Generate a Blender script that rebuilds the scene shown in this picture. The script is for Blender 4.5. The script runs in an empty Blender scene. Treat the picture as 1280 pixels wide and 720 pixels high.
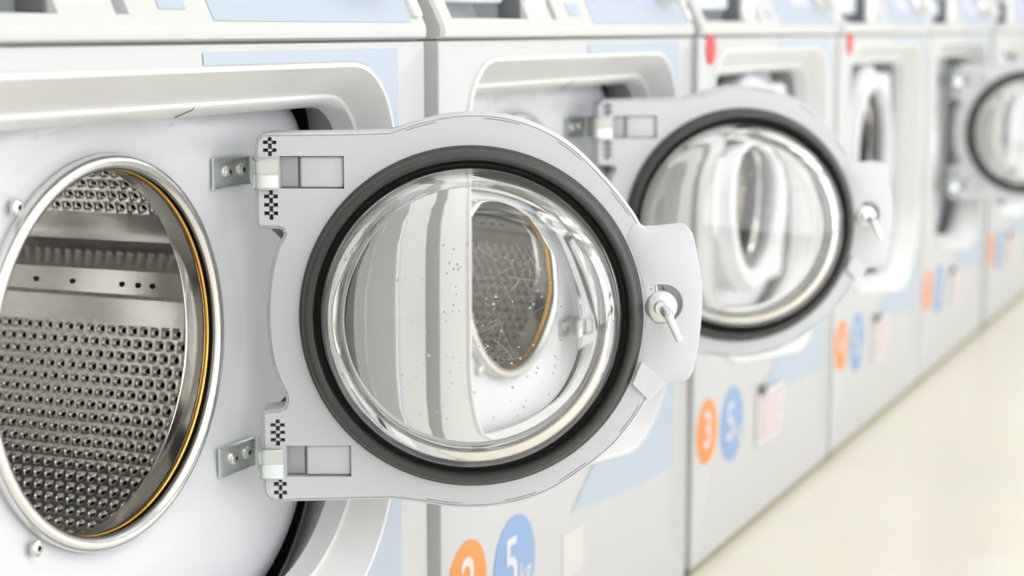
import bpy, bmesh, math, random
from mathutils import Vector, Matrix
random.seed(4)
PI = math.pi
scene = bpy.context.scene
col = scene.collection

# ------------------------------------------------------------------ layout
D = 0.787            # camera to the plane of the machine fronts
X0 = 1.5836          # right edge of the first machine
PITCH = 0.8          # machine to machine
ZO = 0.013           # plinth height under every machine
CAMZ = 0.7525 + ZO
WID = 0.77           # machine width
CX = -0.434          # drum centre, from the machine's right edge
CZ = 0.5085 + ZO
HX, HY = -0.2619, 0.018     # door hinge axis
DEP = 0.70

# ------------------------------------------------------------------ materials
def mat(name, color, rough=0.4, metal=0.0, **kw):
    m = bpy.data.materials.new(name); m.use_nodes = True
    b = m.node_tree.nodes['Principled BSDF']
    b.inputs['Base Color'].default_value = (*color, 1)
    b.inputs['Roughness'].default_value = rough
    b.inputs['Metallic'].default_value = metal
    for k, v in kw.items():
        b.inputs[k.replace('_', ' ')].default_value = v
    return m

def noise_bump(m, scale, strength, dist=0.001, rough_var=None):
    nt = m.node_tree; b = nt.nodes['Principled BSDF']
    tc = nt.nodes.new('ShaderNodeTexCoord')
    n = nt.nodes.new('ShaderNodeTexNoise'); n.inputs['Scale'].default_value = scale; n.inputs['Detail'].default_value = 4
    nt.links.new(tc.outputs['Object'], n.inputs['Vector'])
    bp = nt.nodes.new('ShaderNodeBump'); bp.inputs['Strength'].default_value = strength; bp.inputs['Distance'].default_value = dist
    nt.links.new(n.outputs['Fac'], bp.inputs['Height']); nt.links.new(bp.outputs['Normal'], b.inputs['Normal'])
    if rough_var:
        mr = nt.nodes.new('ShaderNodeMapRange'); mr.inputs['To Min'].default_value, mr.inputs['To Max'].default_value = rough_var
        nt.links.new(n.outputs['Fac'], mr.inputs['Value']); nt.links.new(mr.outputs['Result'], b.inputs['Roughness'])
    return m

M = {}
M['enamel'] = mat('white_enamel', (0.525, 0.525, 0.525), 0.30)
M['trim'] = mat('trim_plastic', (0.76, 0.76, 0.745), 0.32)
M['plastic'] = mat('white_plastic', (0.78, 0.78, 0.785), 0.36)
M['surround'] = mat('surround_plastic', (0.68, 0.685, 0.71), 0.30)
M['doorplastic'] = noise_bump(mat('door_plastic', (0.655, 0.66, 0.69), 0.45), 900, 0.05)
M['panelwhite'] = mat('panel_white', (0.57, 0.565, 0.55), 0.35)
M['blue'] = mat('pale_blue_print', (0.415, 0.475, 0.555), 0.35)
M['bluedot'] = mat('blue_print', (0.22, 0.345, 0.56), 0.4)
M['orange'] = mat('orange_print', (0.80, 0.25, 0.05), 0.4)
M['red'] = mat('red_print', (0.62, 0.03, 0.03), 0.35)
M['white'] = mat('white_print', (0.64, 0.64, 0.64), 0.5)
M['paper'] = mat('paper', (0.66, 0.62, 0.60), 0.7)
M['paperink'] = mat('pink_ink', (0.62, 0.45, 0.45), 0.7)
M['cream'] = mat('cream_paper', (0.60, 0.585, 0.55), 0.7)
M['rubber'] = noise_bump(mat('grey_rubber', (0.06, 0.06, 0.057), 0.36), 60, 0.06, 0.001, (0.28, 0.5))
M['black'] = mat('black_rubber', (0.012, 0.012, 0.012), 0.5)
M['cavity'] = mat('cavity_grey', (0.16, 0.17, 0.18), 0.5)
M['steel'] = noise_bump(mat('polished_steel', (0.66, 0.65, 0.63), 0.16, 1.0), 40, 0.02)
M['drum'] = noise_bump(mat('drum_steel', (0.92, 0.905, 0.875), 0.15, 1.0), 30, 0.03, 0.001, (0.10, 0.22))
M['rim'] = noise_bump(mat('satin_steel', (0.80, 0.79, 0.77), 0.26, 1.0), 60, 0.02)
M['gold'] = mat('brass_edge', (0.80, 0.47, 0.12), 0.25, 1.0)
M['tub'] = mat('tub_metal', (0.10, 0.065, 0.035), 0.45, 0.6)
M['zinc'] = noise_bump(mat('zinc_plate', (0.76, 0.79, 0.78), 0.36, 1.0), 120, 0.03, 0.001, (0.26, 0.42))
M['screw'] = mat('screw_steel', (0.72, 0.70, 0.66), 0.22, 1.0)
M['latch'] = mat('latch_metal', (0.80, 0.80, 0.79), 0.2, 0.75)
M['comb'] = mat('comb_dark', (0.10, 0.10, 0.09), 0.6)
M['tongue'] = mat('hinge_tongue', (0.40, 0.41, 0.43), 0.4, 0.3)
M['slot'] = mat('slot_grey', (0.66, 0.67, 0.67), 0.5)
M['slotdark'] = mat('slot_dark', (0.16, 0.165, 0.17), 0.5)
M['tube'] = mat('tray_grey', (0.74, 0.76, 0.84), 0.3)
M['lcd'] = mat('violet_display', (0.55, 0.55, 0.92), 0.3)
M['ink'] = mat('dark_ink', (0.08, 0.08, 0.09), 0.6)
M['plinth'] = mat('plinth_beige', (0.27, 0.25, 0.17), 0.6)

# glass of the bowls: real refraction, faint warm tint, fine scratches
def glass():
    m = bpy.data.materials.new('bowl_glass'); m.use_nodes = True
    b = m.node_tree.nodes['Principled BSDF']
    b.inputs['Base Color'].default_value = (0.985, 0.985, 0.965, 1)
    b.inputs['Roughness'].default_value = 0.0
    b.inputs['IOR'].default_value = 1.48
    b.inputs['Transmission Weight'].default_value = 1.0
    return m
M['glass'] = glass()
M['scratch'] = mat('glass_scratch', (0.75, 0.75, 0.72), 0.5)

# ------------------------------------------------------------------ mesh helpers
def link(name, me, m, parent=None, loc=(0, 0, 0), ang=35):
    for mm in (m if isinstance(m, (list, tuple)) else [m]):
        me.materials.append(mm)
    me.validate()
    for p in me.polygons: p.use_smooth = True
    me.set_sharp_from_angle(angle=math.radians(ang))
    o = bpy.data.objects.new(name, me); col.objects.link(o)
    o.location = loc
    if parent: o.parent = parent
    return o

def raw(name, verts, faces, m, parent=None, loc=(0, 0, 0), ang=35, mi=None, fix=True):
    me = bpy.data.meshes.new(name); me.from_pydata([tuple(v) for v in verts], [], faces)
    if mi:
        for p, k in zip(me.polygons, mi): p.material_index = k
    if fix:
        bm = bmesh.new(); bm.from_mesh(me); bmesh.ops.remove_doubles(bm, verts=bm.verts, dist=1e-6)
        bmesh.ops.recalc_face_normals(bm, faces=bm.faces); bm.to_mesh(me); bm.free()
    return link(name, me, m, parent, loc, ang)

class MB:
    """collects shapes for one mesh"""
    def __init__(s): s.v = []; s.f = []; s.k = []
    def add(s, v, f, k=0):
        b = len(s.v); s.v += [tuple(q) for q in v]; s.f += [[b+i for i in q] for q in f]; s.k += [k]*len(f)
    def box(s, x0, x1, y0, y1, z0, z1, k=0, c=0.0, xf=None):
        if c <= 0:
            v = [(x, y, z) for x in (x0, x1) for y in (y0, y1) for z in (z0, z1)]
            f = [(0,1,3,2),(4,6,7,5),(0,4,5,1),(2,3,7,6),(0,2,6,4),(1,5,7,3)]
        else:
            bm = bmesh.new(); bmesh.ops.create_cube(bm, size=1)
            for q in bm.verts:
                q.co = Vector(((x0+x1)/2+q.co.x*(x1-x0), (y0+y1)/2+q.co.y*(y1-y0), (z0+z1)/2+q.co.z*(z1-z0)))
            bmesh.ops.bevel(bm, geom=bm.edges[:], offset=c, segments=3, affect='EDGES', profile=0.5)
            bm.verts.index_update()
            v = [tuple(q.co) for q in bm.verts]; f = [[q.index for q in p.verts] for p in bm.faces]; bm.free()
        if xf: v = [xf(*q) for q in v]
        s.add(v, f, k)
    def loft(s, loops, k=0, closed=True, cap0=False, cap1=False):
        n = len(loops[0]); v = [p for l in loops for p in l]; f = []
        for i in range(len(loops)-1):
            for j in range(n if closed else n-1):
                a, b = i*n+j, i*n+(j+1) % n
                f.append((a, b, b+n, a+n))
        if cap0: f.append(list(range(n))[::-1])
        if cap1: f.append([(len(loops)-1)*n+j for j in range(n)])
        s.add(v, f, k)
    def lathe_y(s, cx, cz, prof, n=96, k=0, closed=False, sy=1):
        """profile (r, y) turned about the y axis through (cx, cz)"""
        loops = [[(cx+r*math.cos(2*PI*j/n), sy*y, cz+r*math.sin(2*PI*j/n)) for j in range(n)] for r, y in prof]
        if closed: loops.append(loops[0])
        s.loft(loops, k)
    def tube(s, path, r, n=12, k=0, caps=True):
        P = [Vector(q) for q in path]; loops = []
        for i, p in enumerate(P):
            t = (P[min(i+1, len(P)-1)]-P[max(i-1, 0)]).normalized()
            a = t.cross(Vector((0, 0, 1)));
            if a.length < 1e-3: a = t.cross(Vector((1, 0, 0)))
            a.normalize(); b = t.cross(a); rr = r[i] if isinstance(r, (list, tuple)) else r
            loops.append([tuple(p+(a*math.cos(2*PI*j/n)+b*math.sin(2*PI*j/n))*rr) for j in range(n)])
        s.loft(loops, k, cap0=caps, cap1=caps)
    def build(s, name, m, parent=None, loc=(0, 0, 0), ang=35, fix=True):
        return raw(name, s.v, s.f, m, parent, loc, ang, s.k if any(s.k) else None, fix)

def rounded(corners, seg=14):
    """polygon of ((x, z), radius) corners with arcs"""
    out = []; n = len(corners)
    for i in range(n):
        p = Vector(corners[i][0]); r = corners[i][1]
        a = (Vector(corners[i-1][0])-p).normalized(); b = (Vector(corners[(i+1) % n][0])-p).normalized()
        if r <= 0: out.append(tuple(p)); continue
        half = a.angle(b)/2; d = r/math.tan(half)
        c = p+(a+b).normalized()*(r/math.sin(half))
        p0 = p+a*d-c; p1 = p+b*d-c
        a0 = math.atan2(p0.y, p0.x); a1 = math.atan2(p1.y, p1.x); da = (a1-a0+PI) % (2*PI)-PI
        for k in range(seg+1):
            t = a0+da*k/seg; out.append((c.x+r*math.cos(t), c.y+r*math.sin(t)))
    return out

def polar(poly, c, angs):
    """polygon sampled along rays from c"""
    out = []; n = len(poly)
    for t in angs:
        dx, dy = math.cos(t), math.sin(t); best = None
        for i in range(n):
            x1, y1 = poly[i][0]-c[0], poly[i][1]-c[1]; x2, y2 = poly[(i+1) % n][0]-c[0], poly[(i+1) % n][1]-c[1]
            ex, ey = x2-x1, y2-y1; den = dx*ey-dy*ex
            if abs(den) < 1e-12: continue
            u = (x1*ey-y1*ex)/den; w = (x1*dy-y1*dx)/den
            if u > 0 and -1e-9 <= w <= 1+1e-9 and (best is None or u > best): best = u
        out.append((c[0]+dx*best, c[1]+dy*best))
    return out

def inset(poly, d):
    """polygon moved inwards by d (counter-clockwise polygons)"""
    n = len(poly); out = []
    area = sum(poly[i][0]*poly[(i+1) % n][1]-poly[(i+1) % n][0]*poly[i][1] for i in range(n))
    sg = 1 if area > 0 else -1
    for i in range(n):
        p0, p, p1 = Vector(poly[i-1]), Vector(poly[i]), Vector(poly[(i+1) % n])
        e0 = (p-p0).normalized(); e1 = (p1-p).normalized()
        n0 = Vector((-e0.y, e0.x))*sg; n1 = Vector((-e1.y, e1.x))*sg
        b = n0+n1
        if b.length < 1e-6: b = n0.copy()
        b.normalize(); q = p+b*(d/max(0.45, b.dot(n0)))
        out.append((q.x, q.y))
    return out

def fill_plane(loops):
    """triangles of a flat region bounded by loops; returns verts 2d, faces"""
    bm = bmesh.new(); es = []
    for l in loops:
        vs = [bm.verts.new((p[0], p[1], 0)) for p in l]
        for i in range(len(vs)): es.append(bm.edges.new((vs[i], vs[(i+1) % len(vs)])))
    bmesh.ops.triangle_fill(bm, use_beauty=True, use_dissolve=False, edges=es, normal=(0, 0, 1))
    bm.verts.index_update()
    v = [(q.co.x, q.co.y) for q in bm.verts]; f = [[q.index for q in p.verts] for p in bm.faces]; bm.free()
    return v, f

def circle(cx, cy, r, n=96): return [(cx+r*math.cos(2*PI*j/n), cy+r*math.sin(2*PI*j/n)) for j in range(n)]

def catmull(pts, sub=5):
    out = []
    for i in range(len(pts)-1):
        p0 = Vector(pts[max(i-1, 0)]); p1 = Vector(pts[i]); p2 = Vector(pts[i+1]); p3 = Vector(pts[min(i+2, len(pts)-1)])
        for k in range(sub):
            t = k/sub
            q = 0.5*((2*p1)+(p2-p0)*t+(2*p0-5*p1+4*p2-p3)*t*t+(3*p1-p0-3*p2+p3)*t**3)
            out.append((q.x, q.y))
    out.append(tuple(pts[-1])); return out

def text_mesh(body, size, cx, cz, y, xs=1.0):
    cu = bpy.data.curves.new('t', 'FONT'); cu.body = body; cu.size = size; cu.align_x = 'CENTER'; cu.align_y = 'CENTER'
    cu.offset = size*0.012; cu.resolution_u = 4
    o = bpy.data.objects.new('t', cu); col.objects.link(o)
    dg = bpy.context.evaluated_depsgraph_get(); dg.update()
    me = bpy.data.meshes.new_from_object(o.evaluated_get(dg))
    v = [(cx+q.co.x*xs, y, cz+q.co.y) for q in me.vertices]; f = [list(p.vertices) for p in me.polygons]
    bpy.data.objects.remove(o); bpy.data.curves.remove(cu); bpy.data.meshes.remove(me)
    return v, f

# ------------------------------------------------------------------ washing machine: prototype parts
# coordinates: x from the machine's right edge (negative to the left), y into the machine, z above the floor.
S = WID/2            # parts are shifted so the thing's origin lies at the middle of its front foot
def sh(v): return [(p[0]+S, p[1], p[2]) for p in v]
KD = 1.045           # the drum, its surround and the door sit this much farther back than first measured
def deep(p): return ((p[0]+X0)*KD-X0, (p[1]+D)*KD-D, CAMZ+(p[2]-CAMZ)*KD)
def shk(v): return sh([deep(p) for p in v])

def build_cabinet(root):
    C = (CX, CZ)
    rect = [(-WID, ZO), (0, ZO), (0, 0.7410+ZO), (-WID, 0.7410+ZO)]
    angs = sorted({round(2*PI*i/260, 9) for i in range(260)} | {round(math.atan2(p[1]-C[1], p[0]-C[0]) % (2*PI), 9) for p in rect})
    z = ZO
    rim = rounded([((-0.705, 0.280+z), 0.16), ((-0.0700, 0.208+z), 0.16), ((-0.0700, 0.7205+z), 0.075), ((-0.705, 0.7205+z), 0.065)], 20)
    mid = rounded([((-0.695, 0.298+z), 0.15), ((-0.0715, 0.236+z), 0.15), ((-0.0715, 0.696+z), 0.06), ((-0.695, 0.696+z), 0.055)], 20)
    mid2 = rounded([((-0.694, 0.300+z), 0.15), ((-0.0735, 0.239+z), 0.15), ((-0.0735, 0.692+z), 0.058), ((-0.694, 0.692+z), 0.055)], 20)
    lip = rounded([((-0.692, 0.302+z), 0.15), ((-0.0750, 0.242+z), 0.15), ((-0.0750, 0.6835+z), 0.05), ((-0.692, 0.6835+z), 0.05)], 20)
    back = rounded([((-0.690, 0.225), 0.16), ((-0.036, 0.219), 0.165), ((-0.036, 0.732), 0.07), ((-0.690, 0.732), 0.06)], 20)
    def L(poly, y): return [(p[0], y, p[1]) for p in polar(poly, C, angs)]
    m = MB()
    loops = [L(rect, DEP), L(rect, 0.003), L(inset(rect, 0.0008), 0.001), L(inset(rect, 0.003), 0.0),
             L(inset(rim, -0.0035), 0.0), L(inset(rim, -0.0030), -0.0025), L(inset(rim, -0.0012), -0.0036), L(inset(rim, 0.001), -0.003),
             L(inset(rim, 0.0025), 0.0), L(mid, 0.029), L(inset(mid, 0.0012), 0.0315), L(mid2, 0.0305), L(inset(mid2, 0.002), 0.032), L(lip, 0.047),
             L(inset(lip, 0.001), 0.053), L(inset(lip, -0.001), 0.0545), L(inset(lip, -0.004), 0.0555), L(back, 0.104), L(back, 0.205)]
    m.loft(loops[:5]); m.v = sh(m.v)
    o = m.build('cabinet', M['enamel'], root, ang=40)
    m = MB(); m.loft(loops[4:]); m.v = sh(m.v)
    m.build('recess_trim', M['trim'], root, ang=40)
    # black lining in the recess, paints the shade of the hinge-side gap
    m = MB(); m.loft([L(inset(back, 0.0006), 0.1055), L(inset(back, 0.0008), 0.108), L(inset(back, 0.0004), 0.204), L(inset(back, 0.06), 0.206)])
    m.v = sh(m.v); m.build('recess_gap_shade', M['black'], root)
    # thin seam in the plastic of the upper bezel
    m = MB()
    pts = [(-0.345, 0.0312, 0.6918+z), (-0.3452, 0.0325, 0.6895+z), (-0.347, 0.040, 0.6862+z), (-0.349, 0.047, 0.6832+z)]
    m.tube(pts, 0.0007, 6); m.v = sh(m.v); m.build('seam', M['cavity'], root)
    # blue print: across the top right, down the right edge and under the recess
    outer = [(-0.38, 0.7345+z), (-0.0575, 0.7345+z), (-0.0575, 0.168+z), (-0.14, 0.170+z), (-0.24, 0.177+z), (-0.34, 0.185+z), (-0.425, 0.193+z)]
    rr = inset(rim, -0.0042)
    t0 = math.atan2(0.211-0.5085, -0.350-CX) % (2*PI); t1 = math.atan2(0.7205-0.5085, -0.38-CX)+2*PI
    inner = polar(rr, C, [t0+(t1-t0)*i/140 for i in range(141)])
    v, f = fill_plane([outer+inner])
    m = MB(); m.add(sh([(p[0], -0.0007, p[1]) for p in v]), f); b = m.build('blue_print', M['blue'], root, fix=False)
    # plinth
    m = MB(); m.box(-WID+0.004, -0.004, 0.004, DEP-0.02, 0.0, ZO+0.001); m.v = sh(m.v); m.build('plinth', M['plinth'], root)
    return rim

def build_surround(root):
    C = (CX, CZ); z = ZO
    angs = [2*PI*i/220 for i in range(220)]
    outl = rounded([((-0.715, 0.244+z), 0.15), ((-0.118, 0.244+z), 0.15), ((-0.118, 0.702+z), 0.06), ((-0.715, 0.702+z), 0.05)], 24)
    def L(poly, y): return [(p[0], y, p[1]) for p in polar(poly, C, angs)]
    def R(r, y): return [(C[0]+r*math.cos(a), y, C[1]+r*math.sin(a)) for a in angs]
    base = polar(outl, C, angs)
    rad = [math.hypot(p[0]-C[0], p[1]-C[1]) for p in base]
    def V(fun, y): return [(C[0]+fun(r)*math.cos(a), y, C[1]+fun(r)*math.sin(a)) for r, a in zip(rad, angs)]
    def fil(r): return min(0.042, max(0.004, (r-0.152)*0.45))          # shoulder radius where there is room for it
    m = MB()
    loops = [V(lambda r: r, 0.20), V(lambda r: r, 0.090)]
    for k in range(0, 10):                                   # rounded shoulder of the moulding
        t = k/9*PI/2; loops.append([(C[0]+(r-fil(r)*(1-math.cos(t)))*math.cos(a), 0.050+fil(r)*0.75*(1-math.sin(t)), C[1]+(r-fil(r)*(1-math.cos(t)))*math.sin(a)) for r, a in zip(rad, angs)])
    lim = lambda q: (lambda r: min(q, r-fil(r)-0.002*(0.19-q)/0.03))
    loops += [V(lim(0.187), 0.0497), V(lim(0.180), 0.0508), V(lim(0.165), 0.0550), R(0.1510, 0.0565), R(0.1480, 0.0600), R(0.147, 0.063)]
    m.loft(loops); m.v = shk(m.v)
    s = m.build('door_surround', M['surround'], root, ang=50)
    for (x, zz) in ((-0.542, 0.629), (-0.534, 0.382)):
        q = deep((x, 0.0496, zz+z)); screw('screw', s, q[0]+S, q[1], q[2], 0.0064)
    # bright steel lip of the opening
    m = MB(); m.lathe_y(CX, CZ, [(0.1485, 0.0620), (0.1512, 0.0560), (0.1512, 0.0500), (0.1503, 0.0474), (0.1485, 0.0459), (0.1460, 0.0452), (0.1430, 0.0455), (0.1407, 0.0468), (0.1394, 0.0488), (0.1390, 0.0505), (0.1394, 0.0513), (0.1418, 0.0515)], 128)
    m.v = shk(m.v); m.build('steel_rim', M['rim'], root, ang=60)
    m = MB(); m.lathe_y(CX, CZ, [(0.1418, 0.0515), (0.1428, 0.0518), (0.1428, 0.0590), (0.1402, 0.0600)], 96); m.v = shk(m.v); m.build('seal', M['black'], root)
    m = MB(); rr = 0.0020
    m.lathe_y(CX, CZ, [(0.1400+rr*math.cos(q*PI/4), 0.0575+rr*1.3*math.sin(q*PI/4)) for q in range(8)], 128, closed=True); m.v = shk(m.v)
    m.build('brass_edge', M['gold'], root, ang=80)

def screw(name, parent, x, y, z, r, sy=1, m='screw'):
    b = MB(); n = 28
    prof = [(r, 0.0005), (r*1.0, -0.0008), (r*0.93, -0.0019), (r*0.72, -0.0029), (r*0.50, -0.0033)]
    b.lathe_y(0, 0, prof, n)
    star = [(r*(0.46 if j % 2 == 0 else 0.30)*math.cos(2*PI*j/12), r*(0.46 if j % 2 == 0 else 0.30)*math.sin(2*PI*j/12)) for j in range(12)]
    star28 = polar(star, (0, 0), [2*PI*j/n+1e-4 for j in range(n)])
    top = [(r*0.50*math.cos(2*PI*j/n), -0.0033, r*0.50*math.sin(2*PI*j/n)) for j in range(n)]
    b.loft([top, [(p[0], -0.0033, p[1]) for p in star28]], 0)
    b.loft([[(p[0], -0.0033, p[1]) for p in star28], [(p[0], -0.0012, p[1]) for p in star28]], 1, cap1=True)
    if sy < 0: b.v = [(p[0], -p[1], p[2]) for p in b.v]
    return b.build(name, [M[m], M['comb']], parent, (x, y, z), ang=30)

def build_drum(root):
    R0, y0, y1 = 0.240, 0.094, 0.480
    nt, na = 130, 30
    m = MB(); cache = {}
    V = []; F = []
    def vert(th, y, r):
        key = (round(th % (2*PI), 6), round(y, 6), round(r, 6))
        if key not in cache:
            cache[key] = len(V); V.append((CX+r*math.cos(th), y, CZ+r*math.sin(th)))
        return cache[key]
    dth = 2*PI/nt; dy = (y1-0.02-y0-0.012)/na; ya = y0+0.012
    lifters = [math.radians(a) for a in (6, 126, 246)]
    def solid(th):
        return any(abs((th-l+PI) % (2*PI)-PI) < math.radians(12.5) for l in lifters)
    for i in range(nt):
        th0 = i*dth
        off = 0.5 if i % 2 else 0.0
        for j in range(na):
            a, b = ya+(j+off)*dy, ya+(j+1+off)*dy
            mid = (a+b)/2
            c = [vert(th0, a, R0), vert(th0, mid, R0), vert(th0, b, R0), vert(th0+dth, b, R0), vert(th0+dth, mid, R0), vert(th0+dth, a, R0)]
            if solid(th0+dth/2):
                F.append(c); continue
            ct, cy = th0+dth/2, mid
            ring = []
            for (rad, dr) in ((0.0045, 0.0), (0.0036, 0.0004), (0.0029, 0.0013), (0.0023, 0.0030)):
                ids = []
                for k in range(12):
                    t = PI+PI/6*0+2*PI*k/12
                    # start on the (-theta, -y) corner side, run like c does
                    u = math.cos(5*PI/4-2*PI*k/12); w = math.sin(5*PI/4-2*PI*k/12)
                    ids.append(vert(ct+rad*u/R0, cy+rad*w, R0+dr))
                ring.append(ids)
            for q in range(len(ring)-1):
                for k in range(12):
                    F.append((ring[q][k], ring[q][(k+1) % 12], ring[q+1][(k+1) % 12], ring[q+1][k]))
            # between the cell border (6 verts) and the outer ring (12 verts): two ring steps for each border step
            near = [min(range(12), key=lambda k: (Vector(V[ring[0][k]])-Vector(V[ci])).length) for ci in c]
            for q in range(6):
                k0, k1 = near[q], near[(q+1) % 6]
                path = [k0]
                while path[-1] != k1:
                    path.append((path[-1]+1) % 12)
                    if len(path) > 12: break
                F.append([c[q], c[(q+1) % 6]]+[ring[0][k] for k in reversed(path)])
    m.add(V, F)
    # plain bands front and back, front wall down to the mouth, back wall
    N = nt
    def ringl(r, y): return [(CX+r*math.cos(j*dth), y, CZ+r*math.sin(j*dth)) for j in range(N)]
    m.loft([ringl(R0, ya+dy*0.5), ringl(R0+0.0006, ya-0.001), ringl(R0, y0+0.002), ringl(R0-0.006, y0-0.006), ringl(0.150, y0-0.010), ringl(0.1415, y0-0.014), ringl(0.1393, y0-0.018), ringl(0.1390, y0-0.0335)])
    m.loft([ringl(R0+0.0004, ya+dy*(na-0.5)), ringl(R0, y1-0.012), ringl(R0-0.012, y1), ringl(0.12, y1+0.0005), ringl(0.05, y1+0.001), ringl(0.02, y1+0.001)], cap1=True)
    m.v = shk(m.v)
    d = m.build('drum', M['drum'], root, ang=48)
    for th in lifters:
        b = MB(); er = Vector((math.cos(th), 0, math.sin(th))); et = Vector((-math.sin(th), 0, math.cos(th))); c0 = Vector((CX, 0, CZ))
        prof = [(0.032, R0+0.002), (0.028, R0-0.004), (0.016, R0-0.036), (0.012, R0-0.041), (-0.009, R0-0.043), (-0.014, R0-0.039), (-0.022, R0-0.006), (-0.027, R0+0.002)]
        loops = []
        for y in (y0+0.004, y0+0.010, y1-0.016, y1-0.010):
            k = 0.8 if y in (y0+0.004, y1-0.010) else 1
            loops.append([tuple(c0+er*(R0-(R0-r)*k if r < R0 else r)+et*t+Vector((0, y, 0))) for t, r in prof])
        b.loft(loops, cap0=True, cap1=True)
        # drain holes along the lower flank
        for q, y in enumerate((0.15, 0.165, 0.182, 0.235, 0.275, 0.325, 0.345, 0.365, 0.42, 0.44)):
            p = c0+er*(R0-0.0425)+et*(0.0000)+Vector((0, y, 0)); nn = -er
            ax = nn.cross(Vector((0, 1, 0)))
            b.add([tuple(p+nn*0.0008+(ax*math.cos(2*PI*k/12)+Vector((0, 1, 0))*math.sin(2*PI*k/12))*0.0024) for k in range(12)], [list(range(12))], 1)
        b.v = shk(b.v)
        b.build('lifter', [M['drum'], M['black']], d, ang=30)
    m = MB(); m.lathe_y(CX, CZ, [(0.1445, 0.060), (0.1445, 0.076), (0.20, 0.080), (0.258, 0.084), (0.262, 0.092), (0.262, 0.52), (0.02, 0.53)], 64); m.v = shk(m.v)
    m.build('tub', M['tub'], root)

def build_brackets(root):
    for v in (0.1265, -0.1155):
        zc = CZ+v
        path = [(-0.2965, 0.0478), (-0.292, 0.0475), (-0.262, 0.0475), (-0.2445, 0.0470), (-0.2415, 0.0445), (-0.2450, 0.0410), (-0.2620, 0.0300), (-0.2780, 0.0195), (-0.2843, 0.0145), (-0.2846, 0.0112), (-0.2815, 0.0045), (-0.2770, -0.0035)]
        path = path[:3]+catmull(path[3:], 4)
        m = MB(); h = 0.0126; loops = []
        for i, p in enumerate(path):
            a = Vector(path[max(i-1, 0)]); b = Vector(path[min(i+1, len(path)-1)]); t = (b-a).normalized(); n = Vector((t.y, -t.x))
            if n.dot(Vector((-0.6, -0.8))) < 0: n = -n
            p = Vector(p); row = []
            hh = h
            for q, (zz, o) in enumerate([(-hh, 0.0), (-hh, 0.0022), (-hh*0.90, 0.0030), (-hh*0.78, 0.0020), (-hh*0.12, 0.0020), (0, 0.0010 if 12 < i else 0.0020), (hh*0.12, 0.0020), (hh*0.78, 0.0020), (hh*0.90, 0.0030), (hh, 0.0022), (hh, 0.0)]):
                w = p+n*o; row.append((w.x, w.y, zc+zz))
            loops.append(row)
        m.loft(loops, cap0=True, cap1=True); m.v = shk(m.v)
        b = m.build('hinge_bracket', M['zinc'], root, ang=40)
        
        for q in (deep((-0.2765, 0.0455, zc+0.0005)), deep((-0.2555, 0.0452, zc+0.0010))): screw('screw', b, q[0]+S, q[1], q[2], 0.0058)

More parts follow.
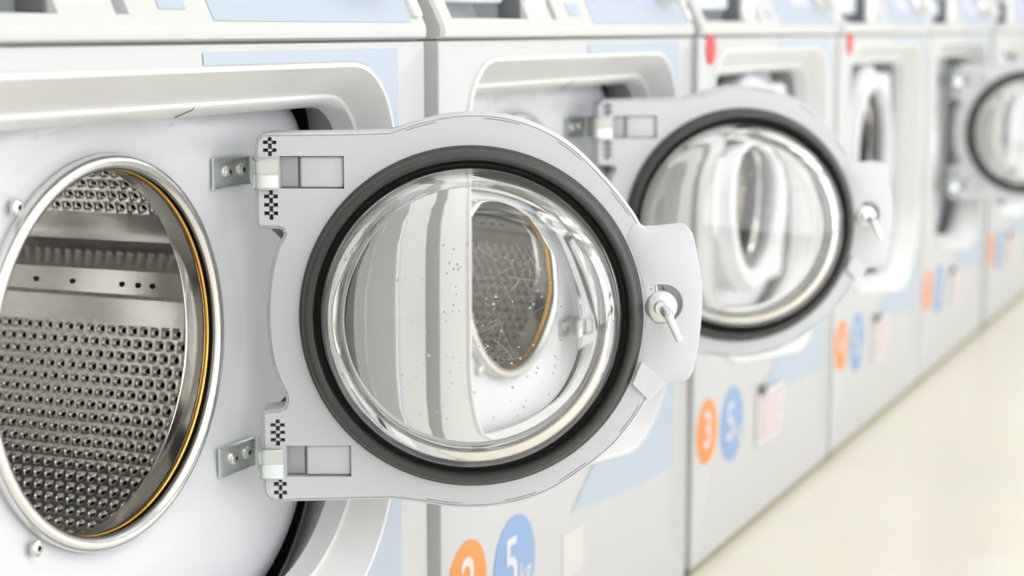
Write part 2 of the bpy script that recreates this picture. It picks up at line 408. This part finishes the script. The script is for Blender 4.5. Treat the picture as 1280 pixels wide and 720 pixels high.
def build_controls(root):
    z = ZO
    # front profile of the control housing leaning back
    prof = [(0.7425, 0.006), (0.7430, 0.0005), (0.7450, -0.0035), (0.7500, -0.0045), (0.7560, -0.0035), (0.7640, 0.0005), (0.7800, 0.0080), (0.80, 0.0175), (0.86, 0.046), (0.93, 0.079), (0.945, 0.090), (0.952, 0.105)]
    def yf(zz):
        for (za, ya), (zb, yb) in zip(prof, prof[1:]):
            if za <= zz <= zb: return ya+(yb-ya)*(zz-za)/(zb-za)
        return prof[-1][1]
    m = MB()
    # housing with two openings: the powder tray on the left and a narrow slot beside it
    xs = [-WID+0.002, -WID+0.005, -0.742, -0.553, -0.488, -0.472, -0.006, -0.002]
    zs = [p[0] for p in prof[:6]]+[0.7625, 0.78, 0.80, 0.86, 0.885, 0.93, 0.945, 0.952]
    zs = sorted(set(zs))
    def P(x, zz):
        e = 0.004 if x in (xs[0], xs[-1]) else 0.0
        return (x, yf(zz)+e, zz+z)
    for i in range(len(xs)-1):
        for j in range(len(zs)-1):
            hole = (xs[i] == -0.742 or xs[i] == -0.488) and 0.762 <= zs[j] < 0.885
            if hole: continue
            m.add([P(xs[i], zs[j]), P(xs[i+1], zs[j]), P(xs[i+1], zs[j+1]), P(xs[i], zs[j+1])], [(0, 1, 2, 3)])
    top = 0.952
    for x in (xs[0], xs[-1]):
        e = 0.004
        m.add([(x, yf(q)+e, q+z) for q in zs]+[(x, DEP, top+z), (x, DEP, 0.7425+z)], [list(range(len(zs)+2))])
    m.add([(xs[0], yf(top), top+z), (xs[-1], yf(top), top+z), (xs[-1], DEP, top+z), (xs[0], DEP, top+z)], [(0, 1, 2, 3)])
    m.add([(xs[0], 0.006, 0.7425+z), (xs[-1], 0.006, 0.7425+z), (xs[-1], DEP, 0.7425+z), (xs[0], DEP, 0.7425+z)], [(0, 1, 2, 3)])
    m.v = sh(m.v)
    c = m.build('control_housing', M['panelwhite'], root, ang=30)
    # dark strip painting the shadow line between housing and cabinet
    m = MB(); m.box(-WID+0.006, -0.006, 0.006, DEP-0.006, 0.7375+z, 0.7435+z); m.v = sh(m.v); m.build('gap_shadow_strip', M['cavity'], root)
    def well(x0, x1, z0, z1, d, name, mt):
        b = MB()
        A = [(x0, yf(z0), z0+z), (x1, yf(z0), z0+z), (x1, yf(z1), z1+z), (x0, yf(z1), z1+z)]
        B = [(x0, yf(z0)+d, z0+z+0.002), (x1, yf(z0)+d, z0+z+0.002), (x1, yf(z1)+d, z1+z), (x0, yf(z1)+d, z1+z)]
        b.loft([A, B], cap1=True); b.v = sh(b.v); return b.build(name, mt, c)
    w = well(-0.742, -0.553, 0.7625, 0.885, 0.06, 'tray_opening', M['slot'])
    well(-0.488, -0.472, 0.7625, 0.885, 0.03, 'slot_opening', M['slot'])
    # pull-out powder tray in the opening ; a dark sliver paints the shade on its right wall
    b = MB(); b.box(-0.741, -0.566, yf(0.79)+0.010, yf(0.79)+0.045, 0.7785+z, 0.812+z, 0, 0.005); b.v = sh(b.v)
    b.build('powder_tray', M['tube'], c)
    b = MB(); b.box(-0.5565, -0.5535, yf(0.77)+0.006, yf(0.77)+0.030, 0.764+z, 0.820+z); b.v = sh(b.v); b.build('tray_wall_shade', M['slotdark'], c)
    b = MB(); b.box(-0.548, -0.495, yf(0.80)-0.014, yf(0.80)+0.06, 0.764+z, 0.88+z, 0, 0.004); b.v = sh(b.v); b.build('coin_box', M['plastic'], c)
    def plate(x0, x1, z0, z1, name, mt, o=0.0008, parent=None):
        zz = [z0]+[q for q in (0.764, 0.78, 0.80, 0.86) if z0 < q < z1]+[z1]
        b = MB(); b.loft([[(x, yf(q)-o, q+z) for x in (x0, x1)] for q in zz], closed=False)
        b.loft([[(x0, yf(q)+0.003, q+z), (x0, yf(q)-o, q+z)] for q in zz], closed=False)
        b.loft([[(x1, yf(q)+0.003, q+z), (x1, yf(q)-o, q+z)] for q in zz], closed=False)
        b.v = sh(b.v); return b.build(name, mt, parent or c, fix=False)
    plate(-0.433, -0.398, 0.767, 0.7805, 'blue_square', M['blue'])
    bp = plate(-0.366, -0.0345, 0.7585, 0.905, 'blue_panel', M['blue'])
    plate(-0.275, -0.165, 0.787, 0.840, 'display', M['lcd'], 0.002, bp)
    # rows of tiny print above the lower edge
    random.seed(11)
    x = -0.345
    while x < -0.12:
        w_ = random.uniform(0.004, 0.011)
        if not (-0.28 < x+w_ and x < -0.16): 
            b = MB(); b.box(x, x+w_, yf(0.7845)-0.0016, yf(0.7845)-0.0008, 0.7832+z, 0.7862+z); b.v = sh(b.v); b.build('panel_print', M['lcd'], bp)
        x += w_+0.003
    # chrome start knob
    kx, kz = -0.092, 0.8065; ky = yf(kz)
    b = MB(); b.lathe_y(kx, kz+z, [(0.0001, ky-0.040), (0.020, ky-0.040), (0.0228, ky-0.038), (0.0235, ky-0.034), (0.0235, ky-0.020), (0.0245, ky-0.018), (0.0275, ky-0.014), (0.0285, ky-0.010), (0.0285, ky+0.004)], 48)
    b.v = sh(b.v); b.build('knob', M['latch'], c)
    # little round-cornered cover with two marks at the right end
    b = MB(); b.box(-0.0285, -0.0125, yf(0.79)-0.0065, yf(0.79)+0.01, 0.7635+z, 0.86+z, 0, 0.003, xf=lambda x, y, q: (x, y+yf(q-z)-yf(0.79), q))
    b.v = sh(b.v); cv = b.build('key_cover', M['plastic'], c)
    b = MB()
    for q in (-0.0238, -0.0178): b.box(q-0.0016, q+0.0016, yf(0.780)-0.0072, yf(0.780)-0.0060, 0.7795+z, 0.7812+z)
    b.v = sh(b.v); b.build('mark', M['ink'], cv)

def build_stickers(root, number, notice):
    z = ZO; out = []
    def disc(cx, cz, r, mt, name):
        b = MB(); b.lathe_y(cx, cz+z, [(r, 0.0), (r, -0.0009), (r*0.98, -0.0011)], 56)
        b.add([(cx+r*0.98*math.cos(2*PI*j/56), -0.0011, cz+z+r*0.98*math.sin(2*PI*j/56)) for j in range(56)], [list(range(56))])
        b.v = sh(b.v); return b.build(name, M[mt], root)
    d = disc(-0.711, 0.1865, 0.0465, 'orange', 'number_sticker')
    v, f = text_mesh(number, 0.074, -0.711, 0.1865+z, -0.0016); b = MB(); b.add(sh(v), f); b.build('number', M['white'], d, fix=False)
    d = disc(-0.590, 0.1745, 0.0555, 'bluedot', 'capacity_sticker')
    v, f = text_mesh('5', 0.080, -0.601, 0.1745+z+0.002, -0.0016); b = MB(); b.add(sh(v), f)
    v, f = text_mesh('kg', 0.036, -0.5635, 0.1745+z-0.015, -0.0016); b.add(sh(v), f)
    b.build('capacity', M['white'], d, fix=False)
    if notice == 'pink':
        b = MB(); x0, x1, z0, z1 = -0.462, -0.318, 0.112, 0.196; n = 10
        b.loft([[(x0+(x1-x0)*i/n, -0.0016-0.003*math.sin(PI*i/n), q+z) for i in range(n+1)] for q in (z0, z1)], closed=False)
        b.loft([[(x0+(x1-x0)*i/n, -0.0006, q+z) for i in range(n+1)] for q in (z0, z1)], closed=False)
        b.v = sh(b.v); nt = b.build('paper_notice', M['paper'], root, fix=False)
        b = MB()
        for k in range(5):
            b.box(x0+0.016, x1-0.020-0.012*(k % 2), -0.0058, -0.0050, z1+z-0.018-k*0.014, z1+z-0.013-k*0.014)
        b.v = sh(b.v); b.build('notice_print', M['paperink'], nt)
        b = MB(); b.box(-0.452, -0.425, -0.008, -0.001, 0.190+z, 0.206+z, 0, 0.003); b.v = sh(b.v); b.build('clip', M['slotdark'], nt)
    elif notice == 'cream':
        b = MB(); b.box(-0.452, -0.388, -0.0010, 0.0, 0.118+z, 0.172+z); b.v = sh(b.v); b.build('paper_notice', M['cream'], root)

# ------------------------------------------------------------------ door: u along the door from the hinge axis, v up, w towards the drum side
UC, VC = 0.1705, 0.0078          # centre of the round window
def dv(p): return [(q[0], -q[2], q[1]) for q in p]      # (u, v, w) -> door object's x, y, z

ARC_T = catmull([(0.1043, 0.1619), (0.1259, 0.1691), (0.1519, 0.1749), (0.178, 0.1762), (0.204, 0.1729), (0.23, 0.1639), (0.2562, 0.1476), (0.2825, 0.1214), (0.3023, 0.0971), (0.3105, 0.0830)], 5)
ARC_R = catmull([(0.3105, 0.0830), (0.3200, 0.060), (0.3245, 0.035), (0.3255, 0.010), (0.3240, -0.018), (0.3205, -0.044), (0.3180, -0.060)], 4)[1:-1]
ARC_B = catmull([(0.3180, -0.0600), (0.3060, -0.0800), (0.2874, -0.1025), (0.2575, -0.1264), (0.2308, -0.1422), (0.204, -0.1504), (0.1772, -0.1538), (0.1504, -0.1531), (0.1236, -0.149), (0.1035, -0.1466)], 5)
HINGE = catmull([(0.07, -0.1474), (0.0064, -0.1488)], 1) + [(0.0010, -0.1475), (-0.0030, -0.1435), (-0.0046, -0.138), (-0.0048, -0.1296), (-0.0049, -0.0761), (-0.0043, -0.0722), (-0.0012, -0.0700)] + \
        [(0.0105, -0.0690), (0.0145, -0.0670), (0.0160, -0.0628)] + catmull([(0.0150, -0.0560), (0.0083, -0.0413), (0.0034, -0.0211), (0.0015, 0.0057), (0.0038, 0.0391), (0.0102, 0.0656), (0.0155, 0.0745)], 4) + \
        [(0.0163, 0.0775), (0.0150, 0.0802), (0.0120, 0.0811), (-0.0020, 0.0814), (-0.0052, 0.0830), (-0.0062, 0.0867), (-0.0062, 0.1480), (-0.0050, 0.1540), (-0.0015, 0.1585), (0.0035, 0.1602), (0.0672, 0.1608)]
OUTLINE = ARC_T + ARC_R + ARC_B + HINGE
WF = 0.020                       # level of the inner face

def build_door(root):
    door_m = MB(); n = len(OUTLINE)
    # --- frame: inner face with the window hole, hinge pockets and comb slots
    p1 = [(0.0140, 0.1143), (0.0668, 0.1143), (0.0668, 0.1411), (0.0140, 0.1411)]
    p2 = [(0.0157, -0.1269), (0.0697, -0.1269), (0.0697, -0.1003), (0.0157, -0.1003)]
    combs = [(0.0010, 0.0120, 0.1411, 0.1570, 5), (0.0012, 0.0124, 0.0890, 0.1132, 7), (0.0030, 0.0148, -0.1002, -0.0780, 7), (0.0050, 0.0156, -0.1460, -0.1275, 5)]
    slots = [[(a, c), (b, c), (b, d), (a, d)] for a, b, c, d, k in combs]
    face = inset(OUTLINE, 0.0030)
    hole = circle(UC, VC, 0.1365, 120)
    v, f = fill_plane([face, hole, p1, p2]+slots)
    door_m.add(dv([(p[0], p[1], WF) for p in v]), f)
    o2 = inset(OUTLINE, 0.0004); o3 = inset(OUTLINE, 0.0013)
    door_m.loft([dv([(p[0], p[1], WF) for p in face]), dv([(p[0], p[1], WF-0.0010) for p in face])])                 # seam line between plate and shell
    door_m.loft([dv([(p[0], p[1], WF-0.0010) for p in face]), dv([(p[0], p[1], WF-0.0012) for p in inset(OUTLINE, 0.0024)]),
                 dv([(p[0], p[1], WF+0.0002) for p in inset(OUTLINE, 0.0022)]), dv([(p[0], p[1], WF-0.0003) for p in o3]), dv([(p[0], p[1], WF-0.0016) for p in o2]), dv([(p[0], p[1], WF-0.004) for p in OUTLINE]),
                 dv([(p[0], p[1], -0.012) for p in OUTLINE])])
    door_m.loft([dv([(p[0], p[1], WF) for p in hole]), dv([(p[0], p[1], -0.010) for p in hole])])
    for q in (p1, p2): door_m.loft([dv([(p[0], p[1], WF) for p in q]), dv([(p[0], p[1], 0.008) for p in q])], cap1=True)
    for q in slots: door_m.loft([dv([(p[0], p[1], WF) for p in q]), dv([(p[0], p[1], 0.013) for p in q])], k=1, cap1=True)
    # outer cover of the door: a domed ring round the window
    angs = [2*PI*i/120 for i in range(120)]
    ob = polar(OUTLINE, (UC, VC), angs)
    def R(r, w): return dv([(UC+r*math.cos(a), VC+r*math.sin(a), w) for a in angs])
    door_m.loft([dv([(p[0], p[1], -0.012) for p in ob]), dv([(p[0], p[1], -0.018) for p in polar(inset(OUTLINE, 0.004), (UC, VC), angs)]), R(0.150, -0.030), R(0.140, -0.033), R(0.130, -0.031), R(0.1215, -0.020), R(0.1225, -0.010), R(0.1365, -0.010)])
    door = door_m.build('door', [M['doorplastic'], M['comb']], root, ang=40)
    # clip marks along the seam
    for a0, a1 in ((100, 109), (76, 86), (55, 64), (33, 42), (-38, -28), (-62, -52), (-80, -70), (-104, -93)):
        m = MB(); pts = []
        for k in range(8):
            a = math.radians(a0+(a1-a0)*k/7); q = polar(inset(OUTLINE, 0.0044), (UC, VC), [a])[0]; pts.append((q[0], -WF-0.00005, q[1]))
        m.tube(pts, 0.00028, 5); m.build('clip_mark', M['cavity'], door)
    # --- comb teeth
    for a, b, c, d, k in combs:
        m = MB(); t = (b-a)/3; rows = k; rh = (d-c)/rows
        for r in range(rows):
            z0 = c+r*rh
            if r % 2 == 0:
                for q in (0, 2): m.box(a+q*t-0.0002, a+(q+1)*t+0.0002, -WF, -0.012, z0-0.0001, z0+rh+0.0001)
            else:
                m.box(a+t+0.0002, a+2*t-0.0002, -WF+0.0018, -0.012, z0+0.0006, z0+rh-0.0006)
        m.build('hinge_comb', M['doorplastic'], door)
    # --- pockets: rounded pad and the tongue of the hinge
    for (x0, x1, z0, z1) in ((0.0140, 0.0668, 0.1143, 0.1411), (0.0157, 0.0697, -0.1269, -0.1003)):
        m = MB(); m.box(x0+0.0165, x1-0.0005, -0.0165, -0.004, z0+0.0006, z1-0.0006, 0, 0.0022); m.build('pocket_pad', M['doorplastic'], door)
        m = MB(); m.box(x0-0.001, x0+0.0148, -0.0125, -0.007, z0+0.0009, z1-0.0009, 0, 0.0006); m.build('hinge_tongue', M['tongue'], door)
    # --- gasket
    m = MB()
    m.lathe_y(UC, VC, [(0.1420, 0.0185), (0.1422, 0.0210), (0.1405, 0.0228), (0.1392, 0.0240), (0.1388, 0.0275), (0.1370, 0.0318), (0.1345, 0.0332), (0.1318, 0.0325), (0.1305, 0.0300), (0.1297, 0.0255), (0.1290, 0.0150), (0.1300, 0.0100), (0.1385, 0.0100)], 128, closed=True, sy=-1)
    g = m.build('gasket', M['rubber'], door, ang=50)
    m = MB(); m.lathe_y(UC, VC, [(0.1294, 0.0235), (0.1275, 0.0215), (0.1252, 0.0220), (0.1238, 0.0245), (0.1228, 0.0215), (0.1230, 0.0105), (0.1294, 0.0105)], 128, closed=True, sy=-1)
    m.build('groove_seal', M['black'], door, ang=50)
    # --- glass bowl: closed shell with a deep rounded shoulder
    m = MB()
    # the drum side, from the flange over the shoulder to the slightly domed bottom
    inn = [(0.1290, 0.0098), (0.1240, 0.0100), (0.1222, 0.0130), (0.1219, 0.0240), (0.1212, 0.0380), (0.1198, 0.0500), (0.1168, 0.0590), (0.1115, 0.0655), (0.1035, 0.0690), (0.0900, 0.0712), (0.0700, 0.0726), (0.0450, 0.0735), (0.0200, 0.0739), (0.0002, 0.0740)]
    outp = [(0.0002, 0.0680), (0.0200, 0.0679), (0.0450, 0.0675), (0.0700, 0.0666), (0.0880, 0.0650), (0.0990, 0.0622), (0.1065, 0.0570), (0.1115, 0.0490), (0.1145, 0.0380), (0.1156, 0.0240), (0.1160, 0.0120), (0.1170, 0.0060), (0.1200, 0.0030), (0.1290, 0.0025)]
    m.lathe_y(UC, VC, inn+outp, 160, closed=True, sy=-1)
    gl = m.build('glass_bowl', M['glass'], door, ang=80)
    # droplets and nicks on the flat of the glass
    m = MB(); random.seed(5)
    for k in range(120):
        a = random.uniform(-0.06, 0.075); b = random.uniform(-0.075, 0.07)
        r2 = math.hypot(a, b)
        if r2 > 0.085: continue
        w = 0.0740-0.0014*(r2/0.07)**2+0.0001; r = random.choice([0.0005, 0.0007, 0.0009, 0.0013])
        pr = [(r, -0.0002), (r*0.9, r*0.35), (r*0.6, r*0.6), (0.00002, r*0.7)]
        m.lathe_y(UC+a, VC+b, [(q[0], w+q[1]) for q in pr], 8, sy=-1)
    m.build('water_droplets', M['glass'], gl)['kind'] = 'stuff'
    m = MB()
    for k in range(48):
        a = random.uniform(0.0, 0.055); b = random.uniform(-0.042, 0.060); t = random.uniform(0, PI); ln = random.uniform(0.004, 0.028); bend = random.uniform(-0.3, 0.3)
        pts = []
        for q in range(5):
            s_ = (q/4-0.5)*ln; x = a+s_*math.cos(t+bend*q/4); y = b+s_*math.sin(t+bend*q/4); r2 = math.hypot(x, y)
            pts.append((UC+x, -(0.0740-0.0014*(r2/0.07)**2+0.00003), VC+y))
        m.tube(pts, 0.00008, 4)
    m.build('scratches', M['scratch'], gl)['kind'] = 'stuff'
    # --- latch tab, stepped back from the ring
    tab = [(0.3040, 0.0870), (0.3143, 0.0806), (0.3235, 0.0806), (0.3440, 0.0830), (0.3490, 0.0822), (0.3524, 0.0773), (0.3555, 0.0650), (0.358, 0.0522), (0.3602, 0.0390), (0.3611, 0.0255), (0.3610, 0.0120), (0.3601, -0.0012), (0.3585, -0.0160), (0.3565, -0.0281), (0.3540, -0.0380), (0.3515, -0.0435), (0.3470, -0.0465), (0.3422, -0.0469), (0.3315, -0.0469), (0.3180, -0.0600),
           (0.3120, -0.0540), (0.3155, -0.0440)]
    tab += [(UC+0.1432*math.cos(a), VC+0.1432*math.sin(a)) for a in [math.radians(q) for q in range(-20, 30, 4)]]
    wt = WF+0.0006
    rec = [(0.3130+0.0, 0.0195+0.0)]
    lc = (0.3290, 0.0190); rr = 0.0165
    hole = [(lc[0]+rr*math.cos(a), lc[1]+rr*math.sin(a)) for a in [math.radians(q) for q in range(-90, 91, 10)]]+[(0.3170, lc[1]+rr), (0.3170, lc[1]-rr)]
    m = MB(); fa = inset(tab, 0.0014)
    v, f = fill_plane([fa, hole]); m.add(dv([(p[0], p[1], wt) for p in v]), f)
    m.loft([dv([(p[0], p[1], wt) for p in fa]), dv([(p[0], p[1], wt-0.0005) for p in inset(tab, 0.0004)]), dv([(p[0], p[1], wt-0.002) for p in tab]), dv([(p[0], p[1], -0.012) for p in tab])], cap1=True)
    m.loft([dv([(p[0], p[1], wt) for p in hole]), dv([(p[0], p[1], wt-0.001) for p in inset(hole, 0.0006)]), dv([(p[0], p[1], wt-0.009) for p in inset(hole, 0.0012)])], cap1=True)
    # raised shoulder below the tab
    sh_ = [(0.3130, -0.0300), (0.3320, -0.0470), (0.3300, -0.0500), (0.3190, -0.0620), (0.3060, -0.0480)]
    m.loft([dv([(p[0], p[1], wt-0.002) for p in sh_]), dv([(UC+(p[0]-UC)*0.985, VC+(p[1]-VC)*0.985, wt+0.0050 if i in (0, 4) else wt+0.001) for i, p in enumerate(sh_)])], cap1=True)
    tb = m.build('latch_tab', M['doorplastic'], door, ang=30)
    # latch: domed washer and slanting pin, spring ends behind
    m = MB(); kc = (0.3272, 0.0165)
    m.lathe_y(kc[0], kc[1], [(0.0142, 0.012), (0.0142, 0.0185), (0.0136, 0.0205), (0.0115, 0.0222), (0.0085, 0.0235), (0.0068, 0.0240), (0.0062, 0.0285), (0.0056, 0.0305), (0.0002, 0.0310)], 40, sy=-1)
    lt = m.build('latch_knob', M['latch'], door, ang=35)
    m = MB(); m.tube([(kc[0], -0.024, kc[1]+0.001), (kc[0]+0.0042, -0.036, kc[1]-0.0040), (kc[0]+0.0052, -0.0385, kc[1]-0.0060)], [0.0048, 0.0046, 0.0044], 18)
    m.tube([(kc[0]+0.0042, -0.0380, kc[1]-0.0040), (kc[0]+0.0128, -0.0385, kc[1]-0.0235), (kc[0]+0.0134, -0.0385, kc[1]-0.0250)], [0.0036, 0.0031, 0.0028], 16)
    m.build('latch_pin', M['latch'], lt, ang=35)
    m = MB(); m.tube([(kc[0]+0.003, -0.0160, kc[1]+0.0100), (kc[0]+0.001, -0.0195, kc[1]+0.0172)], [0.0024, 0.0004], 6)
    m.tube([(kc[0]-0.006, -0.0160, kc[1]+0.0105), (kc[0]-0.009, -0.0195, kc[1]+0.0155)], [0.0018, 0.0012], 6)
    m.build('latch_spring', M['comb'], door)
    return door

def set_door(door, deg):
    q = deep((HX, HY, CZ)); door.scale = (KD, KD, KD); door.location = (q[0]+S, q[1], q[2]); door.rotation_euler = (0, 0, math.radians(deg))

def machine_root(x_right, label, sx=1.0):
    o = bpy.data.objects.new('washing_machine', None); col.objects.link(o)
    o.location = (x_right-S*sx, D, 0); o.scale = (sx, 1, 1)
    o['label'] = label; o['category'] = 'washing machine'; o['group'] = 'row of front-loading washing machines'
    return o

LAB = ['nearest white washing machine, its door open and its perforated steel drum in view',
       'second nearest white washing machine, door open, orange number 2 beside blue 5 kg disc',
       'third nearest white washing machine, door shut, orange number 3 and pink notice on its front',
       'fourth nearest white washing machine, door shut, half hidden by the second open door',
       'fifth nearest white washing machine, blurred, its round door open at the right edge',
       'farthest white washing machine, mostly hidden behind the farthest open door']
XR = [X0, X0+PITCH, X0+2*PITCH, X0+3*PITCH-0.012, X0+4*PITCH-0.030, X0+5*PITCH-0.01]
SX = [1, 1, 1, 1, 1, 1]
DOORDEG = [-66.0, -59.0, 180, 180, -68.0, 180]
proto = machine_root(XR[0], LAB[0])
build_cabinet(proto); build_surround(proto); build_drum(proto); build_brackets(proto); build_controls(proto)
door0 = build_door(proto); set_door(door0, DOORDEG[0])
shared = list(proto.children)
def copy_tree(o, parent):
    c = o.copy(); col.objects.link(c); c.parent = parent
    for ch in o.children: copy_tree(ch, c)
    return c
roots = [proto]
for n in range(1, 6):
    r = machine_root(XR[n], LAB[n], SX[n]); roots.append(r)
    for ch in shared:
        c = copy_tree(ch, r)
        if ch is door0: set_door(c, DOORDEG[n])
NOTE = [None, 'cream', 'pink', 'pink', 'pink', 'pink']
for n, r in enumerate(roots): build_stickers(r, str(n+1), NOTE[n])
for n, (rx, rz) in ((2, (-0.720, 0.724)), (3, (-0.705, 0.729))):
    b = MB(); b.lathe_y(rx, rz+ZO, [(0.0215, 0.0), (0.0215, -0.001), (0.020, -0.0022), (0.010, -0.0030), (0.0001, -0.0032)], 40); b.v = sh(b.v)
    b.build('red_sticker', M['red'], roots[n])

# ------------------------------------------------------------------ room
def struct(name, m, v, f):
    o = raw(name, v, f, m, fix=False); o['kind'] = 'structure'; return o
def floor_mat():
    m = mat('cream_floor', (0.80, 0.745, 0.63), 0.22)
    nt = m.node_tree; b = nt.nodes['Principled BSDF']
    tc = nt.nodes.new('ShaderNodeTexCoord')
    br = nt.nodes.new('ShaderNodeTexBrick'); br.offset = 0; br.inputs['Scale'].default_value = 1
    br.inputs['Brick Width'].default_value = 0.45; br.inputs['Row Height'].default_value = 0.45; br.inputs['Mortar Size'].default_value = 0.0015
    br.inputs['Color1'].default_value = (0.87, 0.815, 0.70, 1); br.inputs['Color2'].default_value = (0.84, 0.785, 0.665, 1); br.inputs['Mortar'].default_value = (0.82, 0.76, 0.64, 1)
    n = nt.nodes.new('ShaderNodeTexNoise'); n.inputs['Scale'].default_value = 5; n.inputs['Detail'].default_value = 6
    mx = nt.nodes.new('ShaderNodeMix'); mx.data_type = 'RGBA'; mx.blend_type = 'MULTIPLY'; mx.inputs[0].default_value = 0.10
    nt.links.new(tc.outputs['Object'], br.inputs['Vector']); nt.links.new(tc.outputs['Object'], n.inputs['Vector'])
    nt.links.new(br.outputs['Color'], mx.inputs[6]); nt.links.new(n.outputs['Color'], mx.inputs[7]); nt.links.new(mx.outputs[2], b.inputs['Base Color'])
    return m
xa, xb, ya, yb, H = -2.2, 8.2, -2.2, D+DEP+0.02, 2.55
W_ = mat('wall_paint', (0.82, 0.82, 0.82), 0.7); CE = mat('ceiling_paint', (0.86, 0.86, 0.85), 0.8)
def slab(name, m, x0, x1, y0, y1, z0, z1):
    b = MB(); b.box(x0, x1, y0, y1, z0, z1); o = b.build(name, m); o['kind'] = 'structure'; return o
slab('floor', floor_mat(), xa, xb, ya, yb, -0.1, 0.0)
slab('wall_back', W_, xa, xb, yb, yb+0.1, 0, H)
slab('wall_front', W_, xa, xb, ya-0.1, ya, 0, H)
slab('wall_left', W_, xa-0.1, xa, ya, yb, 0, H)
slab('wall_right', W_, xb, xb+0.1, ya, yb, 0, H)
slab('ceiling', CE, xa, xb, ya, yb, H, H+0.1)

# ------------------------------------------------------------------ light: rows of ceiling panels over the aisle
def area(x, y, z, sx, sy, power, color=(0.97, 0.985, 1.0)):
    l = bpy.data.lights.new('ceiling_panel', 'AREA'); l.shape = 'RECTANGLE'; l.size = sx; l.size_y = sy; l.energy = power; l.color = color
    o = bpy.data.objects.new('ceiling_panel', l); col.objects.link(o); o.location = (x, y, z); return o
for x in (-1.2, 0.4, 2.0, 3.6, 5.2, 6.8):
    area(x, -0.9, H-0.02, 1.25, 0.35, 5)
    area(x, -1.7, H-0.02, 1.25, 0.35, 5)
# unseen fill panels added along the front wall to brighten the drums
for x in (-0.4, 2.0, 4.4, 6.8):
    o = area(x, ya+0.03, 1.05, 1.9, 1.9, 27, (0.90, 0.94, 1.0)); o.name = 'front_fill'; o.rotation_euler = (PI/2, 0, 0)
w = bpy.data.worlds.new('World'); scene.world = w; w.use_nodes = True
w.node_tree.nodes['Background'].inputs['Color'].default_value = (1, 1, 1, 1); w.node_tree.nodes['Background'].inputs['Strength'].default_value = 0.1

# ------------------------------------------------------------------ camera
cd = bpy.data.cameras.new('camera'); cam = bpy.data.objects.new('camera', cd); col.objects.link(cam)
cd.sensor_width = 36; cd.lens = 2320/1280*36
cam.location = (0, 0, CAMZ); cam.rotation_euler = (PI/2-0.13883, 0, 0.41480-PI/2)
cd.clip_start = 0.05
cd.dof.use_dof = True; cd.dof.focus_distance = 1.55; cd.dof.aperture_fstop = 4.7; cd.dof.aperture_blades = 0
scene.camera = cam

scene.view_settings.view_transform = 'Standard'; scene.view_settings.look = 'None'
scene.view_settings.gamma = 1; scene.view_settings.use_curve_mapping = False
scene.view_settings.exposure = 0.0
scene.cycles.max_bounces = 14; scene.cycles.transmission_bounces = 12; scene.cycles.diffuse_bounces = 5; scene.cycles.glossy_bounces = 6
scene.cycles.sample_clamp_indirect = 6
